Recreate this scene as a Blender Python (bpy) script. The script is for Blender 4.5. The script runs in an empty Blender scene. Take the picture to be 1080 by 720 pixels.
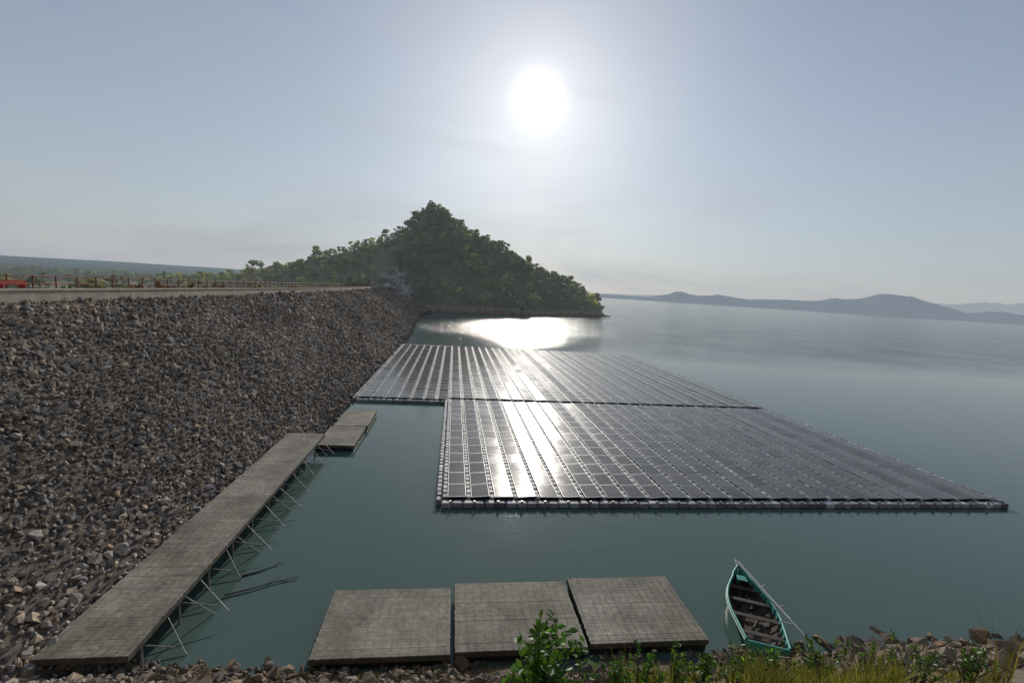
import bpy, bmesh, math, random
import numpy as np
from mathutils import Vector, Matrix
rng=np.random.default_rng(7); random.seed(7)
D=bpy.data; SC=bpy.context.scene
SUN_EL,SUN_AZ=math.radians(21.8),math.radians(8.9)
SUN=Vector((math.cos(SUN_EL)*math.sin(SUN_AZ),math.cos(SUN_EL)*math.cos(SUN_AZ),math.sin(SUN_EL)))

# ---------------------------------------------------------------- noise
def _h(ix,iy,s):
    n=(ix.astype(np.int64)*374761393+iy.astype(np.int64)*668265263+s*974711)&0x7fffffff
    n=((n^(n>>13))*1274126177)&0x7fffffff
    return ((n^(n>>16))&0xffff)/65535.0
def vn(x,y,s=0):
    x=np.asarray(x,float);y=np.asarray(y,float)
    ix=np.floor(x);iy=np.floor(y);fx=x-ix;fy=y-iy
    fx=fx*fx*(3-2*fx);fy=fy*fy*(3-2*fy)
    a=_h(ix,iy,s);b=_h(ix+1,iy,s);c=_h(ix,iy+1,s);d=_h(ix+1,iy+1,s)
    return (a*(1-fx)+b*fx)*(1-fy)+(c*(1-fx)+d*fx)*fy
def fbm(x,y,s=0,o=4):
    t=0;a=.5
    for i in range(o):
        t=t+a*(vn(np.asarray(x)*2**i,np.asarray(y)*2**i,s+i)-.5);a*=.5
    return t*2
def sst(a,b,x):
    t=np.clip((np.asarray(x,float)-a)/(b-a),0,1);return t*t*(3-2*t)

# ---------------------------------------------------------------- mesh helpers
def link(o,parent=None):
    SC.collection.objects.link(o)
    if parent: o.parent=parent
    return o
def empty(name):
    e=D.objects.new(name,None); e.empty_display_size=.2; return link(e)
def mk(name,V,F,mat,col=None,smooth=False,parent=None):
    V=np.asarray(V,np.float32);F=np.asarray(F,np.int32);k=F.shape[1]
    m=D.meshes.new(name);m.vertices.add(len(V));m.vertices.foreach_set("co",V.ravel())
    m.loops.add(F.size);m.loops.foreach_set("vertex_index",F.ravel())
    m.polygons.add(len(F));m.polygons.foreach_set("loop_start",np.arange(0,F.size,k,dtype=np.int32))
    if col is not None:
        a=m.color_attributes.new("Col","FLOAT_COLOR","POINT")
        c=np.ones((len(V),4),np.float32);c[:,:col.shape[1]]=col;a.data.foreach_set("color",c.ravel())
    m.update(calc_edges=True);m.validate()
    m.polygons.foreach_set("use_smooth",np.full(len(m.polygons),smooth))
    m.materials.append(mat)
    return link(D.objects.new(name,m),parent)
def rotm(n,full=True,tilt=.3):
    a=rng.uniform(0,2*np.pi,n)
    if full:
        q=rng.normal(size=(n,4));q/=np.linalg.norm(q,axis=1)[:,None];w,x,y,z=q.T
        R=np.stack([1-2*(y*y+z*z),2*(x*y-z*w),2*(x*z+y*w),2*(x*y+z*w),1-2*(x*x+z*z),2*(y*z-x*w),2*(x*z-y*w),2*(y*z+x*w),1-2*(x*x+y*y)],1).reshape(n,3,3)
        return R
    c,s=np.cos(a),np.sin(a);z=np.zeros(n);o=np.ones(n)
    return np.stack([c,-s,z,s,c,z,z,z,o],1).reshape(n,3,3)
def inst(protos,locs,R,S,colf=None):
    n=len(locs);pick=rng.integers(0,len(protos),n);Vs=[];Fs=[];Cs=[];off=0
    for i,p in enumerate(protos):
        idx=np.where(pick==i)[0]
        if not len(idx):continue
        pv,pf=p[0],p[1]
        v=pv[None]*S[idx][:,None,:];v=np.einsum('nij,nkj->nki',R[idx],v)+locs[idx][:,None,:]
        f=pf[None]+(np.arange(len(idx))*len(pv))[:,None,None]+off
        Vs.append(v.reshape(-1,3));Fs.append(f.reshape(-1,pf.shape[1]));off+=len(idx)*len(pv)
        c=np.ones((len(idx),len(pv),3))
        if colf is not None:c=c*colf[idx][:,None,:]
        if len(p)>2:c=c*p[2][None]
        Cs.append(c.reshape(-1,3))
    return np.concatenate(Vs),np.concatenate(Fs),np.concatenate(Cs)
def grid(xs,ys,zf):
    X,Y=np.meshgrid(xs,ys);Z=zf(X,Y);V=np.stack([X,Y,Z],-1).reshape(-1,3)
    nx,ny=len(xs),len(ys);i=np.arange(nx-1)[None]+np.arange(ny-1)[:,None]*nx;i=i.ravel()
    return V,np.stack([i,i+1,i+1+nx,i+nx],1)
BV=np.array([[x,y,z] for z in(-.5,.5) for y in(-.5,.5) for x in(-.5,.5)])
BF=np.array([[0,2,3,1],[4,5,7,6],[0,1,5,4],[2,6,7,3],[0,4,6,2],[1,3,7,5]])
def boxes(C,S,R=None):
    C=np.asarray(C,float);S=np.asarray(S,float);n=len(C)
    v=BV[None]*S[:,None,:]
    if R is not None:v=np.einsum('nij,nkj->nki',R,v)
    v=v+C[:,None,:];f=BF[None]+(np.arange(n)*8)[:,None,None]
    return v.reshape(-1,3),f.reshape(-1,4)
def box(name,c,s,mat,parent=None,rot=None,bev=0.0):
    bm=bmesh.new();bmesh.ops.create_cube(bm,size=1);bmesh.ops.scale(bm,vec=s,verts=bm.verts)
    if bev:bmesh.ops.bevel(bm,geom=bm.edges[:],offset=bev,segments=2,affect='EDGES')
    m=D.meshes.new(name);bm.to_mesh(m);bm.free();m.materials.append(mat)
    o=D.objects.new(name,m);o.location=c
    if rot:o.rotation_euler=rot
    return link(o,parent)
def tubes(segs,k=6):
    Vs=[];Fs=[];off=0
    for p,q,r1,r2 in segs:
        p=np.array(p,float);q=np.array(q,float);d=q-p;d/=np.linalg.norm(d)+1e-9
        u=np.cross(d,[0,0,1.]);
        if np.linalg.norm(u)<.01:u=np.array([1.,0,0])
        u/=np.linalg.norm(u);w=np.cross(d,u);a=np.arange(k)*2*np.pi/k
        ring=np.cos(a)[:,None]*u+np.sin(a)[:,None]*w
        Vs.append(np.concatenate([p+ring*r1,q+ring*r2]))
        i=np.arange(k);j=(i+1)%k
        Fs.append(np.stack([i,j,j+k,i+k],1)+off);off+=2*k
    return np.concatenate(Vs),np.concatenate(Fs)

# ---------------------------------------------------------------- materials
def newmat(name):
    m=D.materials.new(name);m.use_nodes=True;nt=m.node_tree
    return m,nt,nt.nodes["Principled BSDF"]
def N(nt,t,**k):
    n=nt.nodes.new(t)
    for a,b in k.items():setattr(n,a,b)
    return n
def ramp(nt,src,stops):
    r=N(nt,"ShaderNodeValToRGB");e=r.color_ramp.elements
    while len(e)<len(stops):e.new(.5)
    for i,(p,c) in enumerate(stops):e[i].position=p;e[i].color=(*c,1)
    nt.links.new(src,r.inputs[0]);return r.outputs[0]
def noisen(nt,scale,detail=4,rough=.55,vec=None,dist=0):
    n=N(nt,"ShaderNodeTexNoise");n.inputs["Scale"].default_value=scale;n.inputs["Detail"].default_value=detail
    n.inputs["Roughness"].default_value=rough;n.inputs["Distortion"].default_value=dist
    if vec is None:
        g=N(nt,"ShaderNodeNewGeometry");vec=g.outputs["Position"]
    nt.links.new(vec,n.inputs["Vector"]);return n.outputs["Fac"]
def mul(nt,a,b,mode='MULTIPLY',fac=1.0):
    m=N(nt,"ShaderNodeMix",data_type='RGBA',blend_type=mode);m.inputs[0].default_value=fac
    nt.links.new(a,m.inputs[6])
    if isinstance(b,tuple):m.inputs[7].default_value=(*b,1)
    else:nt.links.new(b,m.inputs[7])
    return m.outputs[2]
def bump(nt,b,src,strength,dist):
    n=N(nt,"ShaderNodeBump");n.inputs["Strength"].default_value=strength;n.inputs["Distance"].default_value=dist
    nt.links.new(src,n.inputs["Height"]);nt.links.new(n.outputs[0],b.inputs["Normal"])
def simple(name,col,rough=.7,metal=0,nscale=6,var=.35,bmp=.3,bd=.01,attr=False,spec=.5):
    m,nt,b=newmat(name)
    f=noisen(nt,nscale,5)
    lo=tuple(c*(1-var) for c in col);hi=tuple(min(1,c*(1+var)) for c in col)
    c=ramp(nt,f,[(.3,lo),(.7,hi)])
    if attr:
        a=N(nt,"ShaderNodeVertexColor",layer_name="Col");c=mul(nt,c,a.outputs[0])
    nt.links.new(c,b.inputs["Base Color"]);b.inputs["Roughness"].default_value=rough;b.inputs["Metallic"].default_value=metal
    b.inputs["Specular IOR Level"].default_value=spec
    if bmp:bump(nt,b,f,bmp,bd)
    return m
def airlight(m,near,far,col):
    """aerial haze painted in as surface emission, growing with distance from the world origin"""
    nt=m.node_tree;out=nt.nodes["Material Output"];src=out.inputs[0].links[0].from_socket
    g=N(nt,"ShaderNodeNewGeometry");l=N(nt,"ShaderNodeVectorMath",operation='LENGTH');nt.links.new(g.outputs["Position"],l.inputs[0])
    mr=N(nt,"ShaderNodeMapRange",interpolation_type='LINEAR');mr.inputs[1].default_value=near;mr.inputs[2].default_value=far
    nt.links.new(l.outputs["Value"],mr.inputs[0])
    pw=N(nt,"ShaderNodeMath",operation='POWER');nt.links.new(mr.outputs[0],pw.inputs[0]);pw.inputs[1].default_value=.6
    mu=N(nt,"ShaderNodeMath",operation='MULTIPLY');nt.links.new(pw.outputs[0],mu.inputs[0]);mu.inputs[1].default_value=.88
    e=N(nt,"ShaderNodeEmission");e.inputs[0].default_value=(*col,1)  # surface glows in the haze colour, in place of scattering air
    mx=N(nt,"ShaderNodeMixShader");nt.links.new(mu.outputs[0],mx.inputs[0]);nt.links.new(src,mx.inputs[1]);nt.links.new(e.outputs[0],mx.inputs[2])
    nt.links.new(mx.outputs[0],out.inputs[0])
def leafmat(name,col,rough=.55,trans=.35,nscale=.06):
    m,nt,b=newmat(name);out=nt.nodes["Material Output"]
    a=N(nt,"ShaderNodeVertexColor",layer_name="Col")
    f=noisen(nt,nscale,3)
    c=ramp(nt,f,[(.3,tuple(x*.7 for x in col)),(.7,tuple(x*1.35 for x in col))])
    c=mul(nt,c,a.outputs[0]);nt.links.new(c,b.inputs["Base Color"]);b.inputs["Roughness"].default_value=rough
    b.inputs["Specular IOR Level"].default_value=.25
    t=N(nt,"ShaderNodeBsdfTranslucent");c2=mul(nt,c,(1.3,1.2,.7));nt.links.new(c2,t.inputs[0])
    mx=N(nt,"ShaderNodeMixShader");mx.inputs[0].default_value=trans
    nt.links.new(b.outputs[0],mx.inputs[1]);nt.links.new(t.outputs[0],mx.inputs[2]);nt.links.new(mx.outputs[0],out.inputs[0])
    return m
M_rock=simple("riprap_rock",(.30,.253,.212),.9,0,5,.35,.6,.02,attr=True,spec=.3)
M_soil=simple("bank_soil",(.13,.10,.07),.95,0,2.5,.5,.8,.05)
M_under=simple("riprap_bed",(.12,.10,.08),.95,0,3,.5,.8,.06)
M_hill=simple("hill_ground",(1,1,1),.95,0,.12,.3,.5,.6,attr=True,spec=.1)
M_land=simple("downstream_land",(1,1,1),.95,0,.02,.55,0,0,attr=True,spec=.1)
M_forest=leafmat("forest_leaves",(.122,.148,.066),.6,.42,.05)
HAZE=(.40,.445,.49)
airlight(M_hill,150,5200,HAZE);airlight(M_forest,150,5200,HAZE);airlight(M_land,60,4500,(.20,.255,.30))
M_leaf=leafmat("shrub_leaves",(.085,.185,.03),.4,.45,2)
M_grass=leafmat("grass_blades",(.15,.16,.052),.6,.4,1)
M_bark=simple("bark",(.09,.07,.05),.9,0,8,.3,.5,.01)
M_conc=simple("concrete",(.42,.36,.28),.85,0,2,.25,.3,.01)
M_road=simple("road_surface",(.22,.19,.15),.9,0,.8,.25,.3,.01)
M_rust=simple("rusted_steel",(.24,.10,.055),.7,.2,9,.4,.2,.003)
M_red=simple("red_plastic",(.45,.05,.03),.5,0,3,.2,0)
M_deck=simple("weathered_deck",(.265,.24,.195),.75,0,6,.3,.5,.006,attr=True,spec=.35)
M_dark=simple("dark_float",(.03,.03,.028),.6,0,6,.3,.2,.005)
M_steel=simple("galvanised_pipe",(.36,.34,.30),.5,.3,9,.3,.2,.003)
M_hdpe=simple("float_plastic",(.30,.305,.30),.6,0,2,.25,.2,.004,attr=True)
M_alu=simple("panel_frame",(.42,.42,.41),.5,.4,6,.1,0)
M_boatg=simple("boat_paint",(.07,.36,.28),.45,0,7,.25,.3,.004)
M_boatw=simple("boat_trim",(.50,.62,.56),.5,0,7,.2,.3,.004)
M_boati=simple("boat_wood",(.07,.05,.036),.8,0,9,.45,.5,.006)
M_pole=simple("bamboo_pole",(.62,.60,.54),.5,0,9,.15,.1,.002)
M_stick=simple("driftwood_bark",(.07,.055,.04),.8,0,9,.3,.3,.005)

def deckmat():
    m=M_deck;nt=m.node_tree;b=nt.nodes["Principled BSDF"]
    g=N(nt,"ShaderNodeNewGeometry");mp=N(nt,"ShaderNodeMapping");mp.inputs["Scale"].default_value=(1.2,14,1)
    nt.links.new(g.outputs["Position"],mp.inputs[0])
    f=noisen(nt,3,4,.6,mp.outputs[0])
    c=ramp(nt,f,[(.3,(.75,.75,.75)),(.7,(1.2,1.2,1.2))])
    old=b.inputs["Base Color"].links[0].from_socket
    f2=noisen(nt,.7,5,.65);c2=ramp(nt,f2,[(.35,(.60,.59,.55)),(.65,(1.2,1.2,1.2))])
    f3=noisen(nt,.25,3,.5);c3=ramp(nt,f3,[(.4,(.82,.80,.76)),(.6,(1.1,1.1,1.1))])
    nt.links.new(mul(nt,mul(nt,mul(nt,old,c),c2),c3),b.inputs["Base Color"])
deckmat()
def glassmat():
    m,nt,b=newmat("solar_glass")
    a=N(nt,"ShaderNodeUVMap",uv_map="UVMap")
    br=N(nt,"ShaderNodeTexBrick");br.offset=0;br.inputs["Scale"].default_value=1
    br.inputs["Color1"].default_value=(.030,.028,.030,1);br.inputs["Color2"].default_value=(.038,.035,.038,1);br.inputs["Mortar"].default_value=(.13,.13,.13,1)
    br.inputs["Mortar Size"].default_value=.035;br.inputs["Brick Width"].default_value=1;br.inputs["Row Height"].default_value=1
    nt.links.new(a.outputs[0],br.inputs["Vector"])
    v=N(nt,"ShaderNodeVertexColor",layer_name="Col")
    dust=ramp(nt,noisen(nt,.5,5,.6),[(.3,(.035,.033,.030)),(.8,(.13,.118,.10))])
    c=mul(nt,mul(nt,br.outputs[0],v.outputs[0]),dust,'ADD')
    nt.links.new(c,b.inputs["Base Color"]);b.inputs["IOR"].default_value=1.36
    r=N(nt,"ShaderNodeMapRange");r.inputs[3].default_value=.10;r.inputs[4].default_value=.19
    nt.links.new(noisen(nt,.9,4),r.inputs[0]);nt.links.new(r.outputs[0],b.inputs["Roughness"])
    return m
M_glass=glassmat()
def watermat():
    m,nt,b=newmat("lake_water")
    g=N(nt,"ShaderNodeNewGeometry")
    c=ramp(nt,noisen(nt,.02,4,.5,g.outputs["Position"]),[(.3,(.084,.132,.114)),(.7,(.110,.160,.137))])
    nt.links.new(c,b.inputs["Base Color"]);b.inputs["IOR"].default_value=1.33
    mp=N(nt,"ShaderNodeMapping");mp.inputs["Rotation"].default_value=(0,0,.3);mp.inputs["Scale"].default_value=(.8,1.7,1)
    nt.links.new(g.outputs["Position"],mp.inputs[0])
    n1=noisen(nt,2.4,4,.6,mp.outputs[0]);n2=noisen(nt,.45,3,.5,mp.outputs[0])
    calm=N(nt,"ShaderNodeMapRange");calm.inputs[1].default_value=.35;calm.inputs[2].default_value=.65;calm.inputs[3].default_value=.65;calm.inputs[4].default_value=1.25
    nt.links.new(noisen(nt,.05,3,.5),calm.inputs[0])
    sp=N(nt,"ShaderNodeSeparateXYZ");nt.links.new(g.outputs["Position"],sp.inputs[0])
    # sheltered water inside the array is calm, open lake is wind-rippled
    lee=N(nt,"ShaderNodeMapRange",interpolation_type='SMOOTHSTEP');lee.inputs[1].default_value=70;lee.inputs[2].default_value=135;lee.inputs[3].default_value=.085;lee.inputs[4].default_value=1.75
    nt.links.new(sp.outputs[1],lee.inputs[0])
    rg=N(nt,"ShaderNodeMapRange",interpolation_type='SMOOTHSTEP');rg.inputs[1].default_value=80;rg.inputs[2].default_value=135;rg.inputs[3].default_value=.04;rg.inputs[4].default_value=.11
    nt.links.new(sp.outputs[1],rg.inputs[0]);nt.links.new(rg.outputs[0],b.inputs["Roughness"])
    st=N(nt,"ShaderNodeMath",operation='MULTIPLY');nt.links.new(calm.outputs[0],st.inputs[0]);nt.links.new(lee.outputs[0],st.inputs[1])
    def sc(k):
        q=N(nt,"ShaderNodeMath",operation='MULTIPLY');nt.links.new(st.outputs[0],q.inputs[0]);q.inputs[1].default_value=k;return q.outputs[0]
    b1=N(nt,"ShaderNodeBump");nt.links.new(sc(.07),b1.inputs["Distance"])
    b2=N(nt,"ShaderNodeBump");nt.links.new(sc(.13),b2.inputs["Distance"])
    nt.links.new(n1,b1.inputs["Height"]);nt.links.new(n2,b2.inputs["Height"])
    nt.links.new(b2.outputs[0],b1.inputs["Normal"]);nt.links.new(b1.outputs[0],b.inputs["Normal"])
    return m
M_water=watermat()
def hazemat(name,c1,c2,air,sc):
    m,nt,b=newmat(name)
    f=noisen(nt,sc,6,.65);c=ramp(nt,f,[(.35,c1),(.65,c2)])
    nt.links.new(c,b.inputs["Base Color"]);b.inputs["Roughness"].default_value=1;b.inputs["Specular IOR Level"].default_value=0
    b.inputs["Emission Color"].default_value=(*air,1);b.inputs["Emission Strength"].default_value=1  # distance haze painted on as a glow of the mountain surface
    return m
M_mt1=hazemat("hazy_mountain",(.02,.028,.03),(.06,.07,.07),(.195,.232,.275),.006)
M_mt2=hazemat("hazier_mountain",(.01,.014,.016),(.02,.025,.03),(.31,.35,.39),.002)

# ---------------------------------------------------------------- dam / bank shape
def xc(y): return -23.3-8.5*sst(70,225,y)
def x0(y): return -9.6-2.6*sst(90,170,y)+1.5*sst(180,225,y)
def dam_z(x,y):
    z=(x0(y)-x)/(x0(y)-xc(y))*9.8
    return np.clip(z,-4,9.8)
def bank_z(x,y):
    toe=13.45+.35*fbm(np.asarray(x)*.25,np.asarray(x)*0+3.3,5)+.5*sst(-6,-9,x)-.35*sst(9,14,x)
    d=toe-y
    z=np.where(d<1.1,d*.42,.462+(d-1.1)*.86)
    return np.clip(z,-3,10.3)
def ground_z(x,y): return np.maximum(dam_z(x,y),bank_z(x,y))
# ---------------------------------------------------------------- hill
yr=300.
rx=np.array([-175,-143,-105,-60,-40,-28,-19,-14,-5,8,22,36,60,82,93,98,118.])
rh=np.array([3,7,16,31,39,47,55,57,53,45,39,33,24,15,8,-4,-12.])
def yw(x): return np.interp(x,[-175,-34,-28,-11,30,89,100,118],[240,226,224,224,238,268,278,286])
def hill_z(x,y):
    R=np.interp(x,rx,rh);w=yw(x)
    t=(y-w)/(yr-w);tb=(430-y)/(430-yr)
    t=np.where(y<yr,t,tb)
    s=np.where(t>0,np.sin(np.clip(t,0,1)*np.pi/2)**1.15,np.clip(t,-1,0)*.8)
    n=fbm(x/28,y/28,11)*6+fbm(x/9,y/9,21)*2.2
    sx=-14-(300-y)*.22
    spur=5.5*np.exp(-((x-sx)/9)**2)*np.clip(t,0,1)*np.clip((1-t)*4,0,1)
    z=np.maximum(R,0)*s+spur+n*np.clip(t*2,0,1)*np.clip(R/25,0,1)*np.clip((1.15-t)*2.2,.2,1)
    base=np.where(x<-33,1.5+8*sst(-95,-40,x)*sst(300,225,y),-3)
    return np.where(R<=0,-3,np.maximum(z,base))
xs=np.linspace(-210,118,220);ys=np.linspace(205,440,150)
V,F=grid(xs,ys,hill_z)
zz=V[:,2];n=fbm(V[:,0]/12,V[:,1]/12,31)
c=np.stack([.095+.03*n,.095+.03*n,.055+.02*n],1)
dry_sunlit=np.clip(sst(-20,-45,V[:,0]-(V[:,1]-260)*.25)*.9+.7*n,0,1)[:,None]  # dry grass on the left flank, its side-lit paleness put into the colour too
c=c*(1-dry_sunlit)+np.array([.25,.22,.12])*dry_sunlit
sh=(1-sst(1.5,3.5,zz))[:,None];c=c*(1-sh)+np.array([.24,.19,.13])*sh
rk=(sst(16,9,np.hypot(V[:,0]+34,(V[:,1]-234)*.8)))[:,None];c=c*(1-rk)+np.array([.40,.38,.36])*rk
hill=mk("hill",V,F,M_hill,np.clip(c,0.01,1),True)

# ---------------------------------------------------------------- downstream land
lx=-np.concatenate([[30.5,33,38,44,50],np.geomspace(60,14000,110)]);lx=lx[::-1]
ly=np.concatenate([-np.geomspace(3000,20,25),np.linspace(-10,430,60),np.geomspace(450,14000,70)])
def land_z(x,y):
    r=np.hypot(x,y)
    z=1.2+fbm(x/60,y/60,41)*1.6
    z=z+(20+18*fbm(x/900,y/900,43)+18*sst(-4500,-1500,x))*sst(1400,4200,r)
    z=z+(9.6-z)*sst(-46,-31,x)
    return np.maximum(z,.6)
V,F=grid(lx,ly,land_z)
n=fbm(V[:,0]/25,V[:,1]/25,51)[:,None]
c=(np.array([.10,.11,.06])+.06*n)
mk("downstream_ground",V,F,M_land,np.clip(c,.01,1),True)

def rangeobj(name,pts,dist,mat,seed,depth=1500,rgh=.0035):
    az=np.array([p[0] for p in pts]);el=np.array([p[1] for p in pts])
    A=np.linspace(pts[0][0],pts[-1][0],900)
    e=np.interp(A,az,el);k=np.exp(-np.linspace(-2,2,17)**2);k/=k.sum();e=np.convolve(np.pad(e,8,'edge'),k,'valid')
    H=12+dist*np.tan(np.radians(e))
    H=np.maximum(H+fbm(A*.9,A*0,seed,5)*dist*rgh*np.clip(e,.3,1.3),1.5)
    rows=np.linspace(0,1,24);Vs=[];Ar=np.radians(A)
    for t in rows:
        rr=dist+depth*(t*2-1)
        s=np.sin(np.pi*t)**.9
        hh=H*s*(1-.25*np.abs(fbm(A*.6+t*2,A*0+t*5,seed+9,3))*(abs(t-.5)>.06))-2
        Vs.append(np.stack([np.sin(Ar)*rr,np.cos(Ar)*rr,hh],1))
    V=np.concatenate(Vs);nx=len(A);i=(np.arange(nx-1)[None]+np.arange(23)[:,None]*nx).ravel()
    return mk(name,V,np.stack([i,i+1,i+1+nx,i+nx],1),mat,None,True)
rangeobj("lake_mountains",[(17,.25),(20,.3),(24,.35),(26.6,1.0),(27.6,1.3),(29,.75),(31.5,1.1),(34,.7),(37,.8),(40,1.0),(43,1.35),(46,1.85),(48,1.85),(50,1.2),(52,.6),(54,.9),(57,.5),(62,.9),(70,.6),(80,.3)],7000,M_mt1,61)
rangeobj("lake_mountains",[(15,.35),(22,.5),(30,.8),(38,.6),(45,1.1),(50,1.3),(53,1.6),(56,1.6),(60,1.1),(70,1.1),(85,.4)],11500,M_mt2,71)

# ---------------------------------------------------------------- water
V=np.array([[-30,-300,0],[16000,-300,0],[16000,16000,0],[-30,16000,0]],float)
mk("lake_water",V,np.array([[0,1,2,3]]),M_water)

# ---------------------------------------------------------------- dam body
xs_=np.linspace(0,1,46);ys_=np.concatenate([[-120,-60],np.linspace(-30,70,180),np.linspace(71,236,150)])
T,Y=np.meshgrid(xs_,ys_)
XA=xc(Y);XB=-5.5+0*Y;X=XA+(XB-XA)*T
Z=ground_z(X,Y)-.10+fbm(X*1.3,Y*1.3,81)*.12
V=np.stack([X,Y,Z],-1).reshape(-1,3);nx=46;i=(np.arange(nx-1)[None]+np.arange(len(ys_)-1)[:,None]*nx).ravel()
mk("dam_slope",V,np.stack([i,i+1,i+1+nx,i+nx],1),M_under,None,True)
V,F=grid(np.linspace(-5.5,90,260),np.concatenate([[-120,-60],np.linspace(-30,15.5,120)]),lambda x,y:bank_z(x,y)-.06+fbm(x*.9,y*.9,83)*.18)
mk("lake_bank",V,F,M_soil,None,True)

def hullrock():
    bm=bmesh.new();n=11
    for _ in range(n):
        v=Vector((random.gauss(0,1),random.gauss(0,1),random.gauss(0,1))).normalized()*random.uniform(.8,1.05)
        bm.verts.new((v.x,v.y*.85,v.z*.7))
    r=bmesh.ops.convex_hull(bm,input=bm.verts)
    bmesh.ops.delete(bm,geom=list({g for g in r['geom_interior']+r['geom_unused'] if isinstance(g,bmesh.types.BMVert)}),context='VERTS')
    bmesh.ops.triangulate(bm,faces=bm.faces);bm.verts.index_update()
    V=np.array([v.co[:] for v in bm.verts]);F=np.array([[v.index for v in f.verts] for f in bm.faces]);bm.free()
    return V,F
ROCK=[hullrock() for _ in range(24)]
def rockcol(n,base=(1,1,1)):
    b=rng.lognormal(0,.26,n)[:,None];w=rng.uniform(-.12,.16,n)[:,None]
    return np.clip(np.array(base)*b*(1+w*np.array([1,.1,-1.2])),.15,2.6)
def scatter(ylo,yhi,sp,size,rise):
    ys=np.arange(ylo,yhi,sp);P=[]
    for y in ys:
        a=float(xc(y))+.1;b=float(x0(y))+1.2
        if y<15:b+=1.8
        X=np.arange(a,b,sp*.82);P.append(np.stack([X,np.full(len(X),y)],1))
    P=np.concatenate(P);P+=rng.normal(0,sp*.33,P.shape)
    z=ground_z(P[:,0],P[:,1]);n=len(P)
    s=np.clip(rng.lognormal(math.log(size),.45,n),size*.4,size*2.8)
    loc=np.stack([P[:,0],P[:,1],z+s*rise-.05],1)
    S=s[:,None]*rng.uniform(.75,1.25,(n,3))
    return loc,S
sc_=[scatter(2,30,.19,.10,.1),scatter(30,60,.24,.125,.1),scatter(60,228,.38,.20,.1)]
loc=np.concatenate([a[0] for a in sc_]);S=np.concatenate([a[1] for a in sc_])
V,F,C=inst(ROCK,loc,rotm(len(loc)),S,rockcol(len(loc)))
patch=.72+.56*vn(V[:,0]*.35,V[:,1]*.2,95)[:,None]
wet=1-.45*(1-sst(.15,.9,V[:,2]))[:,None]
mk("riprap_rocks",V,F,M_rock,C*patch*wet)
n=11000;P=np.stack([rng.uniform(-8,26,n),rng.triangular(8,13,14.2,n)],1)
cl=vn(P[:,0]*.5,P[:,1]*.7,91)+.25*(P[:,0]>13)+.3*(P[:,0]<0);P=P[cl>.42];n=len(P)
s=np.clip(rng.lognormal(math.log(.085),.55,n),.03,.36)*(1+.45*(P[:,0]>14))
loc=np.stack([P[:,0],P[:,1],bank_z(P[:,0],P[:,1])+s*.2],1)
V,F,C=inst(ROCK,loc,rotm(n),s[:,None]*rng.uniform(.7,1.3,(n,3)),rockcol(n,(.62,.57,.50)))
mk("bank_rocks",V,F,M_rock,C)
n=600;P=np.stack([rng.normal(-33,5,n),rng.uniform(222,246,n)],1)
s=rng.lognormal(math.log(.7),.4,n)
V,F,C=inst(ROCK,np.stack([P[:,0],P[:,1],hill_z(P[:,0],P[:,1])+s*.1],1),rotm(n),s[:,None]*rng.uniform(.7,1.3,(n,3)),rockcol(n,(1.45,1.6,1.8)))
mk("rock_cut",V,F,M_rock,C)
n=900;x=rng.uniform(-12,97,n);y=yw(x)+rng.normal(.6,1.2,n);s=rng.lognormal(math.log(.42),.4,n)
V,F,C=inst(ROCK,np.stack([x,y,np.maximum(hill_z(x,y),-.2)],1),rotm(n),s[:,None]*rng.uniform(.7,1.3,(n,3)),rockcol(n,(1.1,.95,.8)))
mk("shore_rocks",V,F,M_rock,C)

# ---------------------------------------------------------------- dam crest
crest=empty("dam_crest_road")
Yc=np.linspace(-30,236,120);xe=xc(Yc)
def strip(name,dx0,dx1,z,mat,parent,thick=.0):
    V=np.concatenate([np.stack([xe+dx0,Yc,0*Yc+z],1),np.stack([xe+dx1,Yc,0*Yc+z],1)])
    k=len(Yc);i=np.arange(k-1);F=[np.stack([i,i+1,i+1+k,i+k],1)]
    if thick:
        V=np.concatenate([V,V-np.array([0,0,thick])])
        F+=[np.stack([i+2*k,i+1+2*k,i+1,i],1),np.stack([i+k,i+1+k,i+1+3*k,i+3*k],1)]
    return mk(name,V,np.concatenate(F),mat,None,False,parent)
strip("road",-8.6,-.1,9.83,M_road,crest,.3)
wall=empty("parapet_wall")
strip("wall_body",-.45,.0,10.36,M_conc,wall,.7)
strip("wall_coping",-.52,.07,10.44,M_conc,wall,.08)
fence=empty("crest_fence")
segs=[]
py=np.arange(-12,232,2.0)
for a,y in enumerate(py):
    x=float(xc(y))-7.6;hh=1.15+.08*random.random()
    segs.append(((x,y,9.8),(x+random.uniform(-.03,.03),y,9.8+hh),.06,.06))
mk("posts",*tubes(segs),M_rust,None,True,fence)
segs=[]
for a in range(len(py)-1):
    y,y2=py[a],py[a+1];x,x2=float(xc(y))-7.6,float(xc(y2))-7.6
    for hz in(.55,1.08):segs.append(((x,y,9.8+hz),(x2,y2,9.8+hz),.045,.045))
mk("rails",*tubes(segs),M_rust,None,True,fence)
for (yy,ln) in((33.0,2.2),(35.6,2.2)):
    b=empty("road_barrier")
    box("barrier_body",(-30.3,yy,10.38),(.25,ln,.24),M_red,b,bev=.05)
    for dy in(-.8,.8):box("barrier_foot",(-30.3,yy+dy,10.05),(.5,.12,.44),M_red,b,bev=.03)
    box("barrier_top",(-30.3,yy,10.56),(.16,ln*.96,.10),M_red,b,bev=.03)
n=520;yy=rng.choice([40,43.5,47,52,60,75,90],n)+rng.normal(0,.9,n);P=np.stack([-24.9+rng.normal(0,.5,n),yy],1)
s=rng.lognormal(math.log(.16),.35,n);zz=9.95+np.abs(rng.normal(0,.36,n))*np.exp(-((P[:,0]+24.9)**2))
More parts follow.
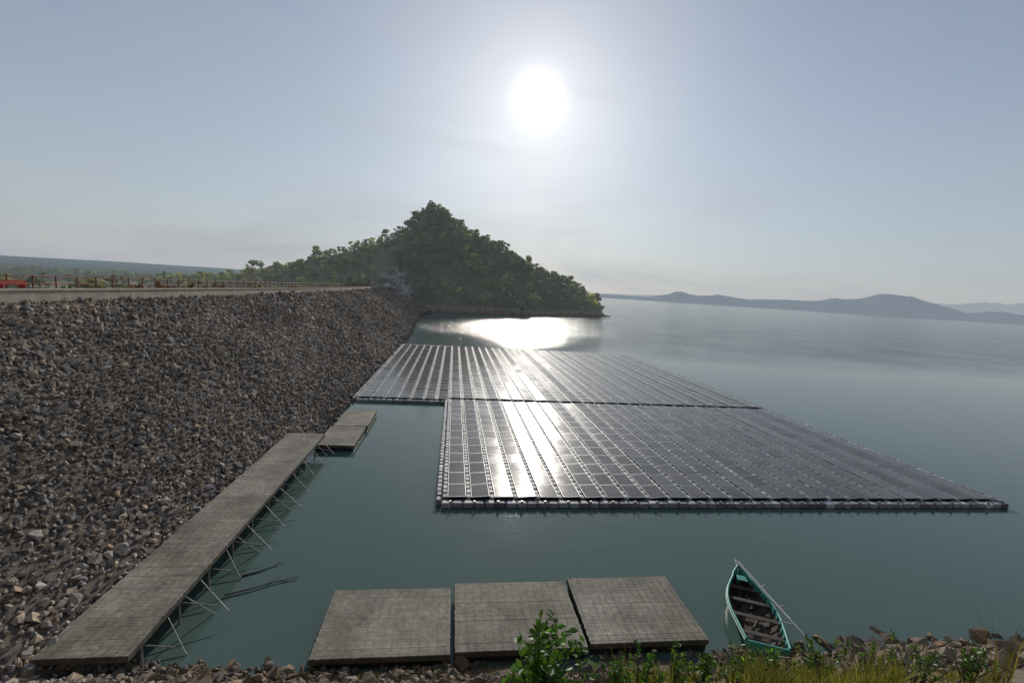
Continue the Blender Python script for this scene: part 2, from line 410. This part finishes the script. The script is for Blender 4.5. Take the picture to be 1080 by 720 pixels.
V,F,C=inst(ROCK,np.stack([P[:,0],P[:,1],zz],1),rotm(n),s[:,None]*rng.uniform(.7,1.3,(n,3)),rockcol(n,(.85,.5,.36)))
mk("rubble_pile",V,F,M_rock,C)

# ---------------------------------------------------------------- trees
def treeproto(nl,H,lsz,spread):
    segs=[];cl=[]
    top=np.array([random.uniform(-.3,.3),random.uniform(-.3,.3),H*.55])
    segs.append(((0,0,-.5),tuple(top*.5),.16,.12));segs.append((tuple(top*.5),tuple(top),.12,.07))
    for i in range(random.randint(5,8)):
        a=random.uniform(0,6.28);rr=spread*random.uniform(.25,1);e=np.array([math.cos(a)*rr,math.sin(a)*rr,H*random.uniform(.45,.9)])
        segs.append((tuple(top*random.uniform(.5,1)),tuple(e),.06,.02));cl.append((e,random.uniform(.28,.5)*spread))
    cl.append((np.array([top[0],top[1],H*.9]),.4*spread))
    tv,tf=tubes(segs,4)
    C=[];col=[]
    for j in range(nl):
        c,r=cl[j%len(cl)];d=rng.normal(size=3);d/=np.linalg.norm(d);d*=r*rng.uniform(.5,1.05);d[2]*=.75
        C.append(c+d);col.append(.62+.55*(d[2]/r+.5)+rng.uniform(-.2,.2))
    C=np.array(C);R=rotm(nl);q=np.array([[-.5,-.32,0],[.5,-.4,.08],[.45,.38,0],[-.5,.35,-.08]])*lsz
    s=rng.uniform(.6,1.4,nl)[:,None,None]
    lv=(np.einsum('nij,kj->nki',R,q)*s+C[:,None]).reshape(-1,3);lf=np.arange(nl*4).reshape(-1,4)
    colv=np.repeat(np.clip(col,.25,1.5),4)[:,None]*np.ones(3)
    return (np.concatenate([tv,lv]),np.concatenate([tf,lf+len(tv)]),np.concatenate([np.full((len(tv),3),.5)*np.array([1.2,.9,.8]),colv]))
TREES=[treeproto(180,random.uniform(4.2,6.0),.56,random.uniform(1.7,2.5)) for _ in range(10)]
def treecol(n):
    b=rng.lognormal(0,.36,n)[:,None];w=rng.uniform(0,1,n)[:,None]
    return b*(np.array([.80,.95,.9])*(1-w)+np.array([1.45,1.2,.8])*w)
n=7200;x=rng.uniform(-175,97,n);y=rng.uniform(222,360,n);z=hill_z(x,y)
ok=(z>2.2)&(np.hypot(x+34,(y-233))>10)
flank=x-(y-260)*.25<-32
dens=np.where(flank,.32,.80)*(.45+1.0*vn(x/11,y/11,101))
ok&=(rng.uniform(0,1,n)<dens)&((y<325)|(rng.uniform(0,1,n)<.4))
x,y,z,flank=x[ok],y[ok],z[ok],flank[ok];n=len(x);s=rng.lognormal(math.log(.62),.36,n)
cc=treecol(n);cc*=np.where(flank,1.4,1.1)[:,None]  # flank trees coloured brighter, sunlit look painted into the leaves
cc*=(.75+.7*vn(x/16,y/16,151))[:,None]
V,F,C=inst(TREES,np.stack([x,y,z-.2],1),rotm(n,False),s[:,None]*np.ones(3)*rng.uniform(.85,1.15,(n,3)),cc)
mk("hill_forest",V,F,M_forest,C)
n=2600;x=-rng.uniform(52,520,n);y=rng.uniform(40,700,n)
ok=(rng.uniform(0,1,n)<.25+1.1*(vn(x/30,y/30,111)>.52))&~((y>215)&(x>-150));x,y=x[ok],y[ok];n=len(x)
s=rng.lognormal(math.log(.75),.25,n)
cc=treecol(n)
V,F,C=inst(TREES,np.stack([x,y,land_z(x,y)-.2],1),rotm(n,False),s[:,None]*np.ones((n,3)),cc)
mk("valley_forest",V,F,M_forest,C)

# ---------------------------------------------------------------- floating solar array
arr=empty("floating_solar_array")
PX,PY=1.325,1.70
def block(xa,ncol,ya,yb):
    L=[]
    ys=np.arange(ya+PY/2,yb-PY/2+.01,PY)
    for i in range(ncol):
        for y in ys:L.append((xa+PX*(i+.5),y))
    return L
LX=-7*PX
pan=[];pan+=block(0,27,24.4,46.6);pan+=block(0,27,47.6,90.6);pan+=block(LX,7,46.9,90.6)
pan=np.array(pan);n=len(pan)
colid=np.floor(pan[:,0]/PX).astype(int);ct=rng.normal(0,1.1,60);ct2=rng.normal(0,1.1,60)
far=pan[:,1]>47
tx=np.radians(rng.normal(0,.3,n)+.5*fbm(pan[:,0]/6,pan[:,1]/9,121));ty=np.radians(rng.normal(0,.25,n)+np.where(colid%2==0,1.5,-1.5)+np.where(far,ct2[colid+10]-.6,ct[colid+10]-2.7))
Z0=np.zeros(n);O=np.ones(n)
Rx=np.stack([O,Z0,Z0,Z0,np.cos(tx),-np.sin(tx),Z0,np.sin(tx),np.cos(tx)],1).reshape(n,3,3)
Ry=np.stack([np.cos(ty),Z0,np.sin(ty),Z0,O,Z0,-np.sin(ty),Z0,np.cos(ty)],1).reshape(n,3,3)
R=Ry@Rx
C3=np.stack([pan[:,0],pan[:,1],np.full(n,.42)],1)
V,F=boxes(C3,np.tile([1.03,1.645,.04],(n,1)),R);mk("frames",V,F,M_alu,None,False,arr)
q=np.array([[-.485,-.79,.024],[.485,-.79,.024],[.485,.79,.024],[-.485,.79,.024]])
GV=(np.einsum('nij,kj->nki',R,q)+C3[:,None]).reshape(-1,3);GF=np.arange(n*4).reshape(-1,4)
pc=np.repeat(rng.lognormal(0,.25,n),4)[:,None]*np.ones(3)
g=mk("glass",GV,GF,M_glass,pc,False,arr)
uv=g.data.uv_layers.new(name="UVMap");u=np.tile(np.array([[0,0],[6,0],[6,10],[0,10]],np.float32),(n,1));uv.data.foreach_set("uv",u.ravel())
def rblock():
    bm=bmesh.new();bmesh.ops.create_cube(bm,size=1);bmesh.ops.bevel(bm,geom=bm.edges[:],offset=.14,segments=1,affect='EDGES')
    bmesh.ops.triangulate(bm,faces=bm.faces);V=np.array([v.co[:] for v in bm.verts]);F=np.array([[v.index for v in f.verts] for f in bm.faces]);bm.free();return V,F
RB=rblock();fl=[]
def fline(x,ya,yb):
    for y in np.arange(ya,yb,.57):fl.append((x,y+.28,.2,.27,.53,.38))
def frow(y,xa,xb,w=.42):
    for x in np.arange(xa,xb,.6):fl.append((x+.3,y,.15,.56,w,.30))
WX=27*PX
for i in range(28):
    fline(i*PX,24.4,46.6);fline(i*PX,47.6,90.6)
for i in range(7):fline(LX+i*PX,46.9,90.6)
for y,a,b in((24.1,-.2,WX+.1),(46.9,-.2,WX+.1),(47.35,-.2,WX+.1),(90.9,LX-.1,WX+.1),(46.6,LX-.1,-.3)):frow(y,a,b)
for xx,ya,yb in((-.33,24.1,46.4),(WX+.33,24.1,91),(LX-.33,46.4,91)):fline(xx,ya,yb)
fl=np.array(fl);n2=len(fl);S=fl[:,3:]*1.0
V,F,C=inst([RB],fl[:,:3]+rng.normal(0,.008,(n2,3)),np.tile(np.eye(3),(n2,1,1)),S,rng.lognormal(0,.3,n2)[:,None]*np.ones(3))
mk("floats",V,F,M_hdpe,C,False,arr)
V,F=boxes(np.stack([pan[:,0],pan[:,1],np.full(n,.17)],1),np.tile([.9,1.1,.34],(n,1)));mk("under_floats",V,F,M_dark,None,False,arr)
b=[((x,23.93,.36),(.12,.1,.14)) for x in np.arange(.3,WX,PX)]
V,F=boxes([q[0] for q in b],[q[1] for q in b]);mk("edge_brackets",V,F,M_alu,None,False,arr)

# ---------------------------------------------------------------- platforms
def deck(name,xa,xb,ya,yb,z,rotz=0,tilt=(0,0),pitch=.115,floats=True,seams=()):
    e=empty(name);cx,cy=(xa+xb)/2,(ya+yb)/2;w,l=xb-xa,yb-ya
    ys=np.arange(-l/2+pitch/2,l/2,pitch);k=len(ys)
    Cc=np.stack([rng.normal(0,.006,k),ys,rng.normal(0,.0015,k)],1)
    V,F=boxes(Cc,np.stack([np.full(k,w)+rng.normal(0,.008,k),np.full(k,pitch-.005),np.full(k,.04)],1))
    col=np.repeat(rng.lognormal(0,.06,k),8)[:,None]*np.ones(3)
    mk("planks",V,F,M_deck,col,False,e)
    B=[((-w/2+.03,0,-.10),(.07,l,.14)),((w/2-.03,0,-.10),(.07,l,.14)),((0,-l/2+.02,-.10),(w-.14,.06,.14)),((0,l/2-.02,-.10),(w-.14,.06,.14))]
    V,F=boxes([b[0] for b in B],[b[1] for b in B]);mk("frame",V,F,M_deck,np.full((len(V),3),.5),False,e)
    B=[((x,0,.026),(.025,l*.995,.010)) for x in np.linspace(-w/2+.12,w/2-.12,max(3,int(w/.3)+1))]
    V,F=boxes([b[0] for b in B],[b[1] for b in B]);mk("battens",V,F,M_deck,np.full((len(V),3),.9),False,e)
    if floats:
        fl=[((x,y,-.30),(w/4-.1,l/3-.12,.26)) for x in np.linspace(-w/2+w/8,w/2-w/8,4) for y in np.linspace(-l/2+l/6,l/2-l/6,3)]
        V,F=boxes([b[0] for b in fl],[b[1] for b in fl]);mk("pontoons",V,F,M_dark,None,False,e)
    e.location=(cx,cy,z);e.rotation_euler=(tilt[0],tilt[1],rotz);return e
deck("floating_platform",-3.9,.4,13.35,16.6,.42,0,(.006,.004))
deck("floating_platform",.55,4.95,13.4,16.85,.42,.0,(-.004,.0))
deck("floating_platform",5.1,9.3,13.5,16.95,.46,-.01,(.008,-.008))
wk=deck("walkway",-11.05,-8.6,12.9,32.6,1.15,0,(0,0),.13,False)
deck("floating_platform",-9.25,-6.55,32.35,36.8,.42,0,(0,0))
deck("floating_platform",-9.1,-6.5,36.95,41.8,.42,.01,(0,0))
segs=[]
for i,y in enumerate(np.arange(13.8,32.4,1.9)):
    L=random.uniform(.4,1.05)
    segs.append(((-10.9,y,1.0),(-8.5+L,y+random.uniform(-.1,.1),.60),.024,.018))
    segs.append(((-8.8,y-.05,1.05),(-8.8,y-.05,-1.2),.04,.04))
    if i%2:segs.append(((-8.7,y,1.0),(-8.3+L*.7,y+.5,-.3),.02,.02))
    segs.append(((-8.6,y+.9,.95),(-8.2+L,y+.1,.3),.014,.014))
V,F=tubes(segs,8);o=mk("support_pipes",V,F,M_steel,None,True,None);o.parent=wk;o.matrix_parent_inverse=Matrix.Translation((-wk.location.x,-wk.location.y,-wk.location.z))
def branch(p,d,L,r,segs,depth=0):
    p=np.array(p,float);d=np.array(d,float);d/=np.linalg.norm(d);n=6
    for i in range(n):
        q=p+d*L/n;segs.append((tuple(p),tuple(q),r*(1-i/n*.8),r*(1-(i+1)/n*.8)));p=q
        d=d+rng.normal(0,.08,3)*np.array([1,1,.1]);d/=np.linalg.norm(d)
        if depth<1 and random.random()<.3:
            dd=d+rng.normal(0,.4,3)*np.array([1,1,.2]);branch(p,dd,L*.3,r*.5,segs,depth+1)
for p,d,L in(((-8.0,17.0,.06),(1,.42,0),2.6),((-7.9,18.2,.03),(1,.5,.0),1.6)):
    segs=[];branch(p,d,L,.035,segs);mk("driftwood_branch",*tubes(segs),M_stick,None,True)

# ---------------------------------------------------------------- boat
boat=empty("rowing_boat")
def loft(rows,name,mat):
    V=np.concatenate(rows);k=len(rows[0]);m=len(rows)
    i=(np.arange(k-1)[None]+np.arange(m-1)[:,None]*k).ravel();return mk(name,V,np.stack([i,i+1,i+1+k,i+k],1),mat,None,True,boat)
L=4.25;S_=np.linspace(0,1,22)
PROF=[(-1,1),(-.97,.72),(-.88,.42),(-.70,.12),(-.45,0),(0,-.03),(.45,0),(.70,.12),(.88,.42),(.97,.72),(1,1)]
def sec(t,inset=0,up=0,prof=PROF):
    w=.86*min(1,1.0-.20*max(0,(.35-t)/.35))*(1-max(0,(t-.42)/.58)**2.0)
    w=max(w-inset,.012);hz=.46+.08*max(0,t-.5)*2+.14*max(0,(t-.75)/.25)**2+.05*max(0,.2-t)
    bz=-.12+up+.30*max(0,(t-.82)/.18)**2
    y=t*L-L/2
    return np.array([[a*w,y+ (.15*(b) if t>.9 else 0),bz+(hz-bz)*b] for a,b in prof])
loft([sec(t) for t in S_],"hull_outer",M_boatg)
loft([sec(t,.035,.04,PROF[1:-1]) for t in S_[:-1]],"hull_inner",M_boati)
loft([sec(t,.034,.04,PROF[:3]) for t in S_[:-1]],"inner_strake",M_boatg)
loft([sec(t,.034,.04,PROF[-3:]) for t in S_[:-1]],"inner_strake",M_boatg)
segs=[]
for sd in(0,-1):
    pts=[sec(t)[sd] for t in S_]
    for a,b in zip(pts[:-1],pts[1:]):segs.append((a+[0,0,.01],b+[0,0,.01],.042,.042))
mk("gunwale",*tubes(segs,8),M_boatg,None,True,boat)
segs=[]
for sd in(0,-1):
    pts=[sec(t)[sd]*np.array([1.045,1,1])-np.array([0,0,.05]) for t in S_]
    for a,b in zip(pts[:-1],pts[1:]):segs.append((a,b,.03,.03))
mk("rub_rail",*tubes(segs,6),M_boatw,None,True,boat)
s0=sec(0);V=np.concatenate([s0,s0+[0,-.05,0]]);k=11
bm=bmesh.new();vs=[bm.verts.new(v) for v in V]
bm.faces.new(vs[:k]);bm.faces.new(vs[k:][::-1])
for i in range(k):bm.faces.new((vs[i],vs[i+k],vs[(i+1)%k+k],vs[(i+1)%k]))
me=D.meshes.new("transom");bm.to_mesh(me);bm.free();me.materials.append(M_boatg);link(D.objects.new("transom",me),boat)
for i,t in enumerate((.14,.36,.58,.78)):
    a=sec(t);w=a[-1][0]*2*.93;box("thwart",(0,t*L-L/2,.34),(w,.2,.035),M_boati,boat,bev=.006)
for i,t in enumerate(np.linspace(.06,.9,11)):
    for sd in(0,-1):
        a=sec(t,.05,.05);k=[0,1,2,3,4] if sd==0 else [10,9,8,7,6]
        mk("rib",*tubes([(a[k[j]],a[k[j+1]],.022,.022) for j in range(4)],5),M_boati,None,False,boat)
V,F=boxes([(x,-.15,-.02) for x in(-.3,-.15,0,.15,.3)],[(.13,3.0,.02)]*5);mk("floor_boards",V,F,M_boati,None,False,boat)
box("fore_deck",(0,.87*L-L/2,.54),(.40,.36,.03),M_boatg,boat,bev=.005)
mk("cargo",*tubes([((-.2,-1.1,.1),(.3,-.2,.14),.06,.05),((.1,.2,.1),(.35,1.0,.12),.05,.04),((-.3,.4,.08),(-.1,1.2,.1),.07,.05)],8),M_boati,None,True,boat)
pl=[((-.10,2.65,.75),(1.35,-1.4,.62),.024,.02),((.05,2.6,.72),(1.15,-.6,.60),.02,.016),((.80,.1,.50),(1.15,.15,.60),.016,.016),((.78,-.7,.50),(1.25,-.9,.61),.016,.016),((.55,1.1,.55),(.76,1.2,.68),.016,.016),((-.1,2.65,.75),(-.02,2.0,.60),.02,.02)]
mk("poles",*tubes(pl,6),M_pole,None,True,boat)
boat.location=(11.95,15.05,.10);boat.rotation_euler=(math.radians(0),math.radians(2),math.radians(-21))

# ---------------------------------------------------------------- foreground vegetation
LV=np.array([[0,0,0],[.22,.3,.03],[.26,.62,.02],[0,1,-.06],[-.26,.62,.02],[-.22,.3,.03]]);
def shrub(name,base,H,W,nst,nleaf,lsz,colr=(1,1,1)):
    e=empty(name);segs=[];P=[];Dr=[]
    for i in range(nst):
        a=random.uniform(0,6.28);sp=random.uniform(.1,1)*W/2;tip=np.array([math.cos(a)*sp,math.sin(a)*sp,H*random.uniform(.62,1)*(1-.25*sp/(W/2))])
        p=np.array([random.uniform(-.1,.1),random.uniform(-.1,.1),-.1]);m=tip*np.array([.6,.6,.5])
        for k in range(8):
            t0,t1=k/8,(k+1)/8
            f=lambda t:(1-t)**2*p+2*t*(1-t)*m+t*t*tip
            segs.append((f(t0),f(t1),.012*(1-t0)+.003,.012*(1-t1)+.003))
        for k in range(nleaf):
            t=random.uniform(.3,1)**.75;q=(1-t)**2*p+2*t*(1-t)*m+t*t*tip
            P.append(q);d=rng.normal(size=3);d[2]=abs(d[2])*.6+.1;d/=np.linalg.norm(d);Dr.append(d)
    mk("stems",*tubes(segs,5),M_bark,None,True,e)
    P=np.array(P);Dr=np.array(Dr);n=len(P);up=rng.normal(0,.5,(n,3))+[0,0,1];s=np.cross(Dr,up);s/=np.linalg.norm(s,axis=1)[:,None];u=np.cross(s,Dr)
    R=np.stack([s,Dr,u],-1);sz=rng.uniform(.6,1.25,n)*lsz
    V=(np.einsum('nij,kj->nki',R,LV)*sz[:,None,None]+P[:,None]).reshape(-1,3)
    b=np.arange(n)[:,None]*6
    F=np.concatenate([b+[0,1,2,3],b+[0,3,4,5]])
    c=np.repeat(rng.lognormal(0,.3,n),6)[:,None]*np.array(colr)*np.ones(3)
    mk("leaves",V,F,M_leaf,c,False,e)
    e.location=base;return e
def bz(x,y):return float(bank_z(x,y))
def onbank(az,r):
    x,y=r*math.sin(math.radians(az)),r*math.cos(math.radians(az));return (x,y,bz(x,y))
shrub("leafy_shrub",(1.56,6.1,7.30-1.95),1.95,1.9,44,20,.145,(1.0,1.0,.9))
for az,r,H,W,cr in((24.5,8.2,.75,1.0,(.8,.95,.9)),(27.5,8.4,.95,1.2,(.8,.95,.9)),(31,8.6,1.0,1.1,(1.3,1.1,.8)),(34.5,8.8,.75,1.0,(1.2,1.05,.9)),(38,9.0,.9,1.2,(1.3,1.1,1)),(46,9.8,.9,1.2,(1.3,1.05,1)),(41.5,9.3,.8,1.0,(1.,1.1,.9)),(49.5,10.2,.95,1.2,(1.1,1,.9)),(53,10.6,.95,1.1,(1.1,.95,.8)),(56,11,.8,1.0,(1,.95,.8))):
    shrub("leafy_shrub",onbank(az,r),H,W,18,13,.085,cr)
def grass(name,az0,az1,r0_,r1_,n,hmin,hmax,colr):
    az=np.radians(rng.uniform(az0,az1,n));rr=rng.uniform(r0_,r1_,n)
    x,y=np.sin(az)*rr,np.cos(az)*rr
    keep=vn(x*1.3,y*1.3,131)>rng.uniform(.2,.65,n);x,y=x[keep],y[keep];n=len(x);z=bank_z(x,y)-.05
    h=rng.uniform(hmin,hmax,n)*(.5+vn(x*.8,y*.8,141));a=rng.uniform(0,6.28,n);ln=rng.uniform(.1,.6,n)*h
    dx,dy=np.cos(a),np.sin(a);w=rng.uniform(.005,.011,n)
    B=np.stack([x,y,z],1);side=np.stack([-dy,dx,0*a],1)*w[:,None];dr=np.stack([dx,dy,0*a],1)
    r0=B-side;r1=B+side;mid=B+dr*(ln*.35)[:,None]+np.stack([0*a,0*a,h*.6],1);tip=B+dr*ln[:,None]+np.stack([0*a,0*a,h],1)
    V=np.stack([r0,r1,mid+side*.7,mid-side*.7,tip+side*.15,tip-side*.15],1).reshape(-1,3);b=np.arange(n)[:,None]*6
    F=np.concatenate([b+[0,1,2,3],b+[3,2,4,5]]);c=np.repeat(rng.lognormal(0,.35,n),6)[:,None]*np.array(colr)
    mk(name,V,F,M_grass,c)
grass("grass",24,52,8.2,10.6,10500,.15,.66,(1.2,1.15,.8))
grass("grass",24,58,10,13,7000,.08,.28,(1.2,1.05,.8))
grass("grass",-30,30,11.5,13.4,5500,.05,.20,(1.4,1.1,.75))
grass("dry_weed",57.6,58.6,10.5,11.2,50,.5,1.2,(.8,.65,.5))

# ---------------------------------------------------------------- world / sun / camera
w=D.worlds.new("World");SC.world=w;w.use_nodes=True;nt=w.node_tree;nt.nodes.clear()
out=N(nt,"ShaderNodeOutputWorld");bg=N(nt,"ShaderNodeBackground")
sky=N(nt,"ShaderNodeTexSky",sky_type='NISHITA');sky.sun_disc=False;sky.sun_elevation=SUN_EL;sky.sun_rotation=SUN_AZ
sky.dust_density=.25;sky.air_density=1.0;sky.ozone_density=1.5;sky.altitude=100
bg.inputs[1].default_value=.088
def M(op,a,b=None,c=None):
    n=N(nt,"ShaderNodeMath",operation=op)
    for i,v in enumerate((a,b,c)):
        if v is None:continue
        if isinstance(v,(int,float)):n.inputs[i].default_value=v
        else:nt.links.new(v,n.inputs[i])
    return n.outputs[0]
tc=N(nt,"ShaderNodeTexCoord");nrm=N(nt,"ShaderNodeVectorMath",operation='NORMALIZE');nt.links.new(tc.outputs["Generated"],nrm.inputs[0])
dt=N(nt,"ShaderNodeVectorMath",operation='DOT_PRODUCT');nt.links.new(nrm.outputs[0],dt.inputs[0]);dt.inputs[1].default_value=SUN[:]
ac=M('ARCCOSINE',dt.outputs["Value"])
sp=N(nt,"ShaderNodeSeparateXYZ");nt.links.new(nrm.outputs[0],sp.inputs[0])
elv=M('MAXIMUM',sp.outputs[2],0.0)
hz=M('EXPONENT',M('MULTIPLY',elv,-1/.34))
hz=M('MULTIPLY',hz,.94)
hsv=N(nt,"ShaderNodeHueSaturation");hsv.inputs["Saturation"].default_value=.85;nt.links.new(sky.outputs[0],hsv.inputs["Color"])
mixs=N(nt,"ShaderNodeMixShader");bgh=N(nt,"ShaderNodeBackground");bgh.inputs[0].default_value=(.44,.472,.515,1);bgh.inputs[1].default_value=.92
mp=N(nt,"ShaderNodeMapping");mp.inputs["Scale"].default_value=(1.2,1.2,5);mp.inputs["Rotation"].default_value=(.15,.1,0);nt.links.new(nrm.outputs[0],mp.inputs[0])
cn=N(nt,"ShaderNodeTexNoise");cn.inputs["Scale"].default_value=1.8;cn.inputs["Detail"].default_value=6;cn.inputs["Roughness"].default_value=.55;cn.inputs["Distortion"].default_value=.6;nt.links.new(mp.outputs[0],cn.inputs["Vector"])
hz=M('MINIMUM',M('ADD',hz,M('MULTIPLY',M('MAXIMUM',M('SUBTRACT',cn.outputs["Fac"],.45),0.0),.7)),1.0)
nt.links.new(hsv.outputs[0],bg.inputs[0])
nt.links.new(hz,mixs.inputs[0]);nt.links.new(bg.outputs[0],mixs.inputs[1]);nt.links.new(bgh.outputs[0],mixs.inputs[2])
def expo(width,power,amp):
    return M('MULTIPLY',M('EXPONENT',M('MULTIPLY',M('POWER',M('DIVIDE',ac,math.radians(width)),power),-1.0)),amp)
g=M('ADD',M('ADD',expo(1.7,1.8,1.8),expo(6.0,1.0,.33)),expo(24,1.4,.12))
bg2=N(nt,"ShaderNodeBackground");bg2.inputs[0].default_value=(1,.975,.93,1);nt.links.new(g,bg2.inputs[1])
adds=N(nt,"ShaderNodeAddShader");nt.links.new(mixs.outputs[0],adds.inputs[0]);nt.links.new(bg2.outputs[0],adds.inputs[1])
nt.links.new(adds.outputs[0],out.inputs[0])
sl=D.lights.new("sun","SUN");sl.energy=2.7;sl.angle=math.radians(.5);sl.color=(1,.94,.85)
so=link(D.objects.new("sun",sl));so.rotation_euler=SUN.to_track_quat('Z','Y').to_euler();so.location=(0,0,60)

yaw,p,r=math.radians(7.5),math.radians(6.3),math.radians(3.6)
Fv=Vector((math.sin(yaw)*math.cos(p),math.cos(yaw)*math.cos(p),-math.sin(p)))
R0=Vector((math.cos(yaw),-math.sin(yaw),0));U0=R0.cross(Fv)
Xv=math.cos(r)*R0+math.sin(r)*U0;Yv=math.cos(r)*U0-math.sin(r)*R0
cam=D.cameras.new("camera");co=link(D.objects.new("camera",cam))
Mx=Matrix((( Xv.x,Yv.x,-Fv.x,0),(Xv.y,Yv.y,-Fv.y,0),(Xv.z,Yv.z,-Fv.z,12),(0,0,0,1)));co.matrix_world=Mx
cam.lens=16;cam.sensor_width=36;cam.clip_start=.1;cam.clip_end=40000
SC.camera=co
SC.view_settings.view_transform='Standard';SC.view_settings.look='None';SC.view_settings.exposure=0
